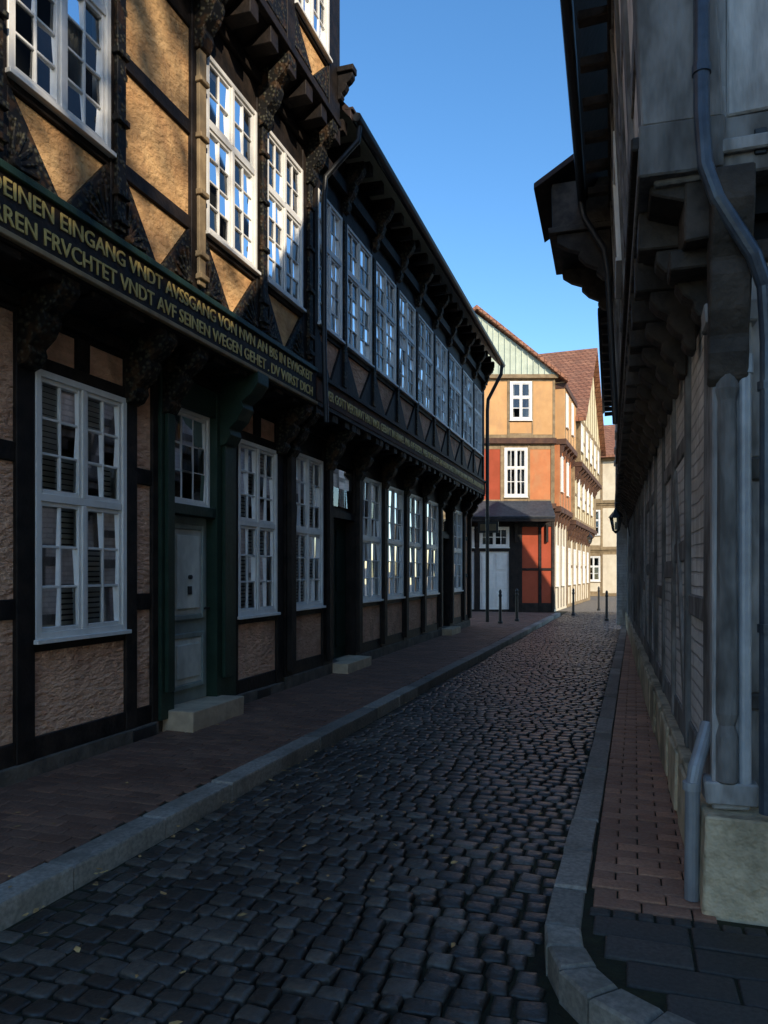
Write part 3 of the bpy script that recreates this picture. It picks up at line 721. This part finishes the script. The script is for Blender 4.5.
while y<27:
    x=-4.02+(.105 if row%2 else 0)-.1; x1=XL(y)-.175
    if y>20: x=-5.6+(.1 if row%2 else 0)
    while x<x1-.02:
        w=min(.205,x1-x)
        if w>.05: st.add(x+w/2,y+.0515,w-.006,.097,.092+U(-.0025,.0025),0,.008,.004,.0008,tilt=.012,cut=.06)
        x+=.205
    y+=.103; row+=1
st.build('brick_pavers','brick_paver_dark',pv)
mkobj('bedding',[(-5.7,-3,.08),(-2.78,-3,.08),(-2.78,3,.08),(XL(27)-.17,27,.08),(-5.7,27,.08)],[(0,1,2,3,4)],[.5],'joint_soil',pv)
pv=empty('brick_pavement'); st=Stones(); y=3.36; row=0
def XW(y): return .40-.018*(y-3.64)-.065
while y<21:
    x0=XR(y)+.152 if y>3.5 else XR(3.5)+.165; x1=XW(y)+.03; x=x0-(.1 if row%2 else 0)
    while x<x1-.02:
        a=max(x,x0); e=min(x+.205,x1)
        if e-a>.03: st.add((a+e)/2,y+.0515,e-a-.007,.096,.093+U(-.003,.003),U(-.01,.01),.008,.004,.001,tilt=.02,cut=.06)
        x+=.205
    y+=.103; row+=1
st.build('brick_pavers','brick_paver_red',pv)
st=Stones()
y=2.58
for row in range(5):
    l=[.17,.18,.18,.17,.075][row]
    x=[.13,.0,-.08,-.13,-.15][row]
    while x<2.8:
        w=U(.26,.4) if row<4 else U(.07,.11)
        st.add(x+w/2,y+l/2,w-.01,l-.01,.092+U(-.003,.003),0,.01,.006,.001,tilt=.01,cut=.05); x+=w
    y+=l
st.build('flagstones','flagstone',pv)
mkobj('bedding',[(2.5,2.4,.08),(2.5,3.3,.08),(.45,3.7,.08),(.2,21,.08),(.06,21,.08),(-.2,5,.08),(-.20,3.3,.08),(-.16,2.95,.08),(-.02,2.68,.08),(.25,2.5,.08)],[tuple(range(10))],[.5],'joint_soil',pv)

V=[];F=[];Q=[]
for i in range(170):
    y=2+abs(random.gauss(0,1))*4.5; x=U(-2.55,-.4) if R()<.75 else U(-3.9,-2.6)
    if R()<.3: x=XL(y)+U(.02,.15)
    z=.022 if x>XL(y) else .10
    sz=U(.012,.026); a=U(0,6.28); o=len(V)
    for k,(px,py) in enumerate(((1,0),(.3,.55),(-.8,.25),(-1,-.1),(-.2,-.5))):
        V.append((x+sz*(px*math.cos(a)-py*math.sin(a)),y+sz*(px*math.sin(a)+py*math.cos(a)),z+U(0,.008)))
    F.append(tuple(range(o,o+5))); Q.append(R())
mkobj('fallen_leaves',V,F,Q,'leaf_yellow')

# =================================================================== STREET FURNITURE
def bollard(x,y,z=.09):
    b=Build('bollard',.0)
    pr=[(0,.07),(.06,.07),(.08,.045),(.75,.038),(.78,.05),(.82,.05),(.84,.035),(.90,.045),(.95,.03),(.97,.008)]
    b.tube([(x,y,z+q) for q,r in pr],[r for q,r in pr],'iron_black',12); b.finish()
for x,y in ((-3.35,20.9),(-3.05,22.1),(-1.75,27.2),(-.55,24.6),(-1.0,31)): bollard(x,y,.09 if x<-2.3 else 0)
def lantern(wx,y,z,dx):
    b=Build('wall_lantern',.0); cx=wx+dx
    b.tube([(wx,y,z-.25),(wx+dx*.3,y,z+.3),(wx+dx*.7,y,z+.48),(cx,y,z+.45),(cx,y,z+.33)],.014,'iron_black',8)
    b.tube([(wx,y,z+.1),(wx+dx*.35,y,z+.3)],.01,'iron_black',8)
    k=6
    def ring(r,zz): return [(cx+r*math.cos(6.283*i/k),y+r*math.sin(6.283*i/k),z+zz) for i in range(k)]
    V=ring(.07,-.12)+ring(.13,.16); b.add('window_glass',V,[(i,(i+1)%k,(i+1)%k+k,i+k) for i in range(k)])
    for i in range(k):
        a=6.283*i/k; b.tube([(cx+.07*math.cos(a),y+.07*math.sin(a),z-.12),(cx+.13*math.cos(a),y+.13*math.sin(a),z+.16)],.008,'iron_black',6)
    V=ring(.16,.16)+ring(.05,.30)+ring(.02,.36); b.add('iron_black',V,[(i,(i+1)%k,(i+1)%k+k,i+k) for i in range(k)]+[(k+i,k+(i+1)%k,2*k+(i+1)%k,2*k+i) for i in range(k)]+[tuple(range(k))])
    b.tube([(cx,y,z-.18),(cx,y,z-.12)],[.02,.075],'iron_black',8); b.tube([(cx,y,z-.1),(cx,y,z+.06)],.025,'blind',8)
    b.finish()
lantern(.10,16.5,2.55,-.28)
lantern(-2.15,38,3.1,.5)
b=Build('hanging_sign',.0)
b.tube([(-3.95,20.1,3.05),(-3.2,20.1,3.05)],.015,'iron_black'); b.tube([(-3.95,20.1,2.7),(-3.5,20.1,3.04)],.012,'iron_black')
b.frame((-3.55,20.1,0),(1,0,0),(0,1,0)); b.box(-.28,.28,-.02,.02,2.62,2.92,'iron_black'); b.box(-.22,.22,-.026,-.021,2.68,2.86,'timber_ochre')
for q in(-.2,.2): b.tube([b.P(q,0,2.92),b.P(q,0,3.05)],.006,'iron_black',6)
b.finish()

# =================================================================== CAMERA + LIGHT
cam=bpy.data.cameras.new('Camera'); co=bpy.data.objects.new('Camera',cam); scene.collection.objects.link(co)
co.location=(0,0,1.55); co.rotation_euler=(math.radians(90),0,math.radians(18.04))
cam.sensor_fit='VERTICAL'; cam.sensor_height=36; cam.lens=26.0; cam.shift_y=.0586; cam.clip_end=1500; cam.clip_start=.05
scene.camera=co
el=math.radians(28); az=math.radians(135)
d=Vector((math.sin(az)*math.cos(el),math.cos(az)*math.cos(el),math.sin(el)))
sl=bpy.data.lights.new('sun','SUN'); sl.energy=5; sl.angle=math.radians(.5); sl.color=(1,.89,.72)
so=bpy.data.objects.new('sun',sl); scene.collection.objects.link(so); so.rotation_euler=(-d).to_track_quat('-Z','Y').to_euler()
w=bpy.data.worlds.new('World'); scene.world=w; w.use_nodes=True; nt=w.node_tree
bg=nt.nodes['Background']; sky=nt.nodes.new('ShaderNodeTexSky'); sky.sky_type='NISHITA'; sky.sun_disc=False
sky.sun_elevation=el; sky.sun_rotation=az; sky.ozone_density=2.0; sky.air_density=1.0; sky.dust_density=.2
hs=nt.nodes.new('ShaderNodeHueSaturation'); hs.inputs['Saturation'].default_value=1.25
nt.links.new(sky.outputs[0],hs.inputs['Color'])
nt.links.new(hs.outputs[0],bg.inputs[0]); bg.inputs[1].default_value=.27
scene.view_settings.view_transform='Standard'; scene.view_settings.look='None'; scene.view_settings.exposure=0
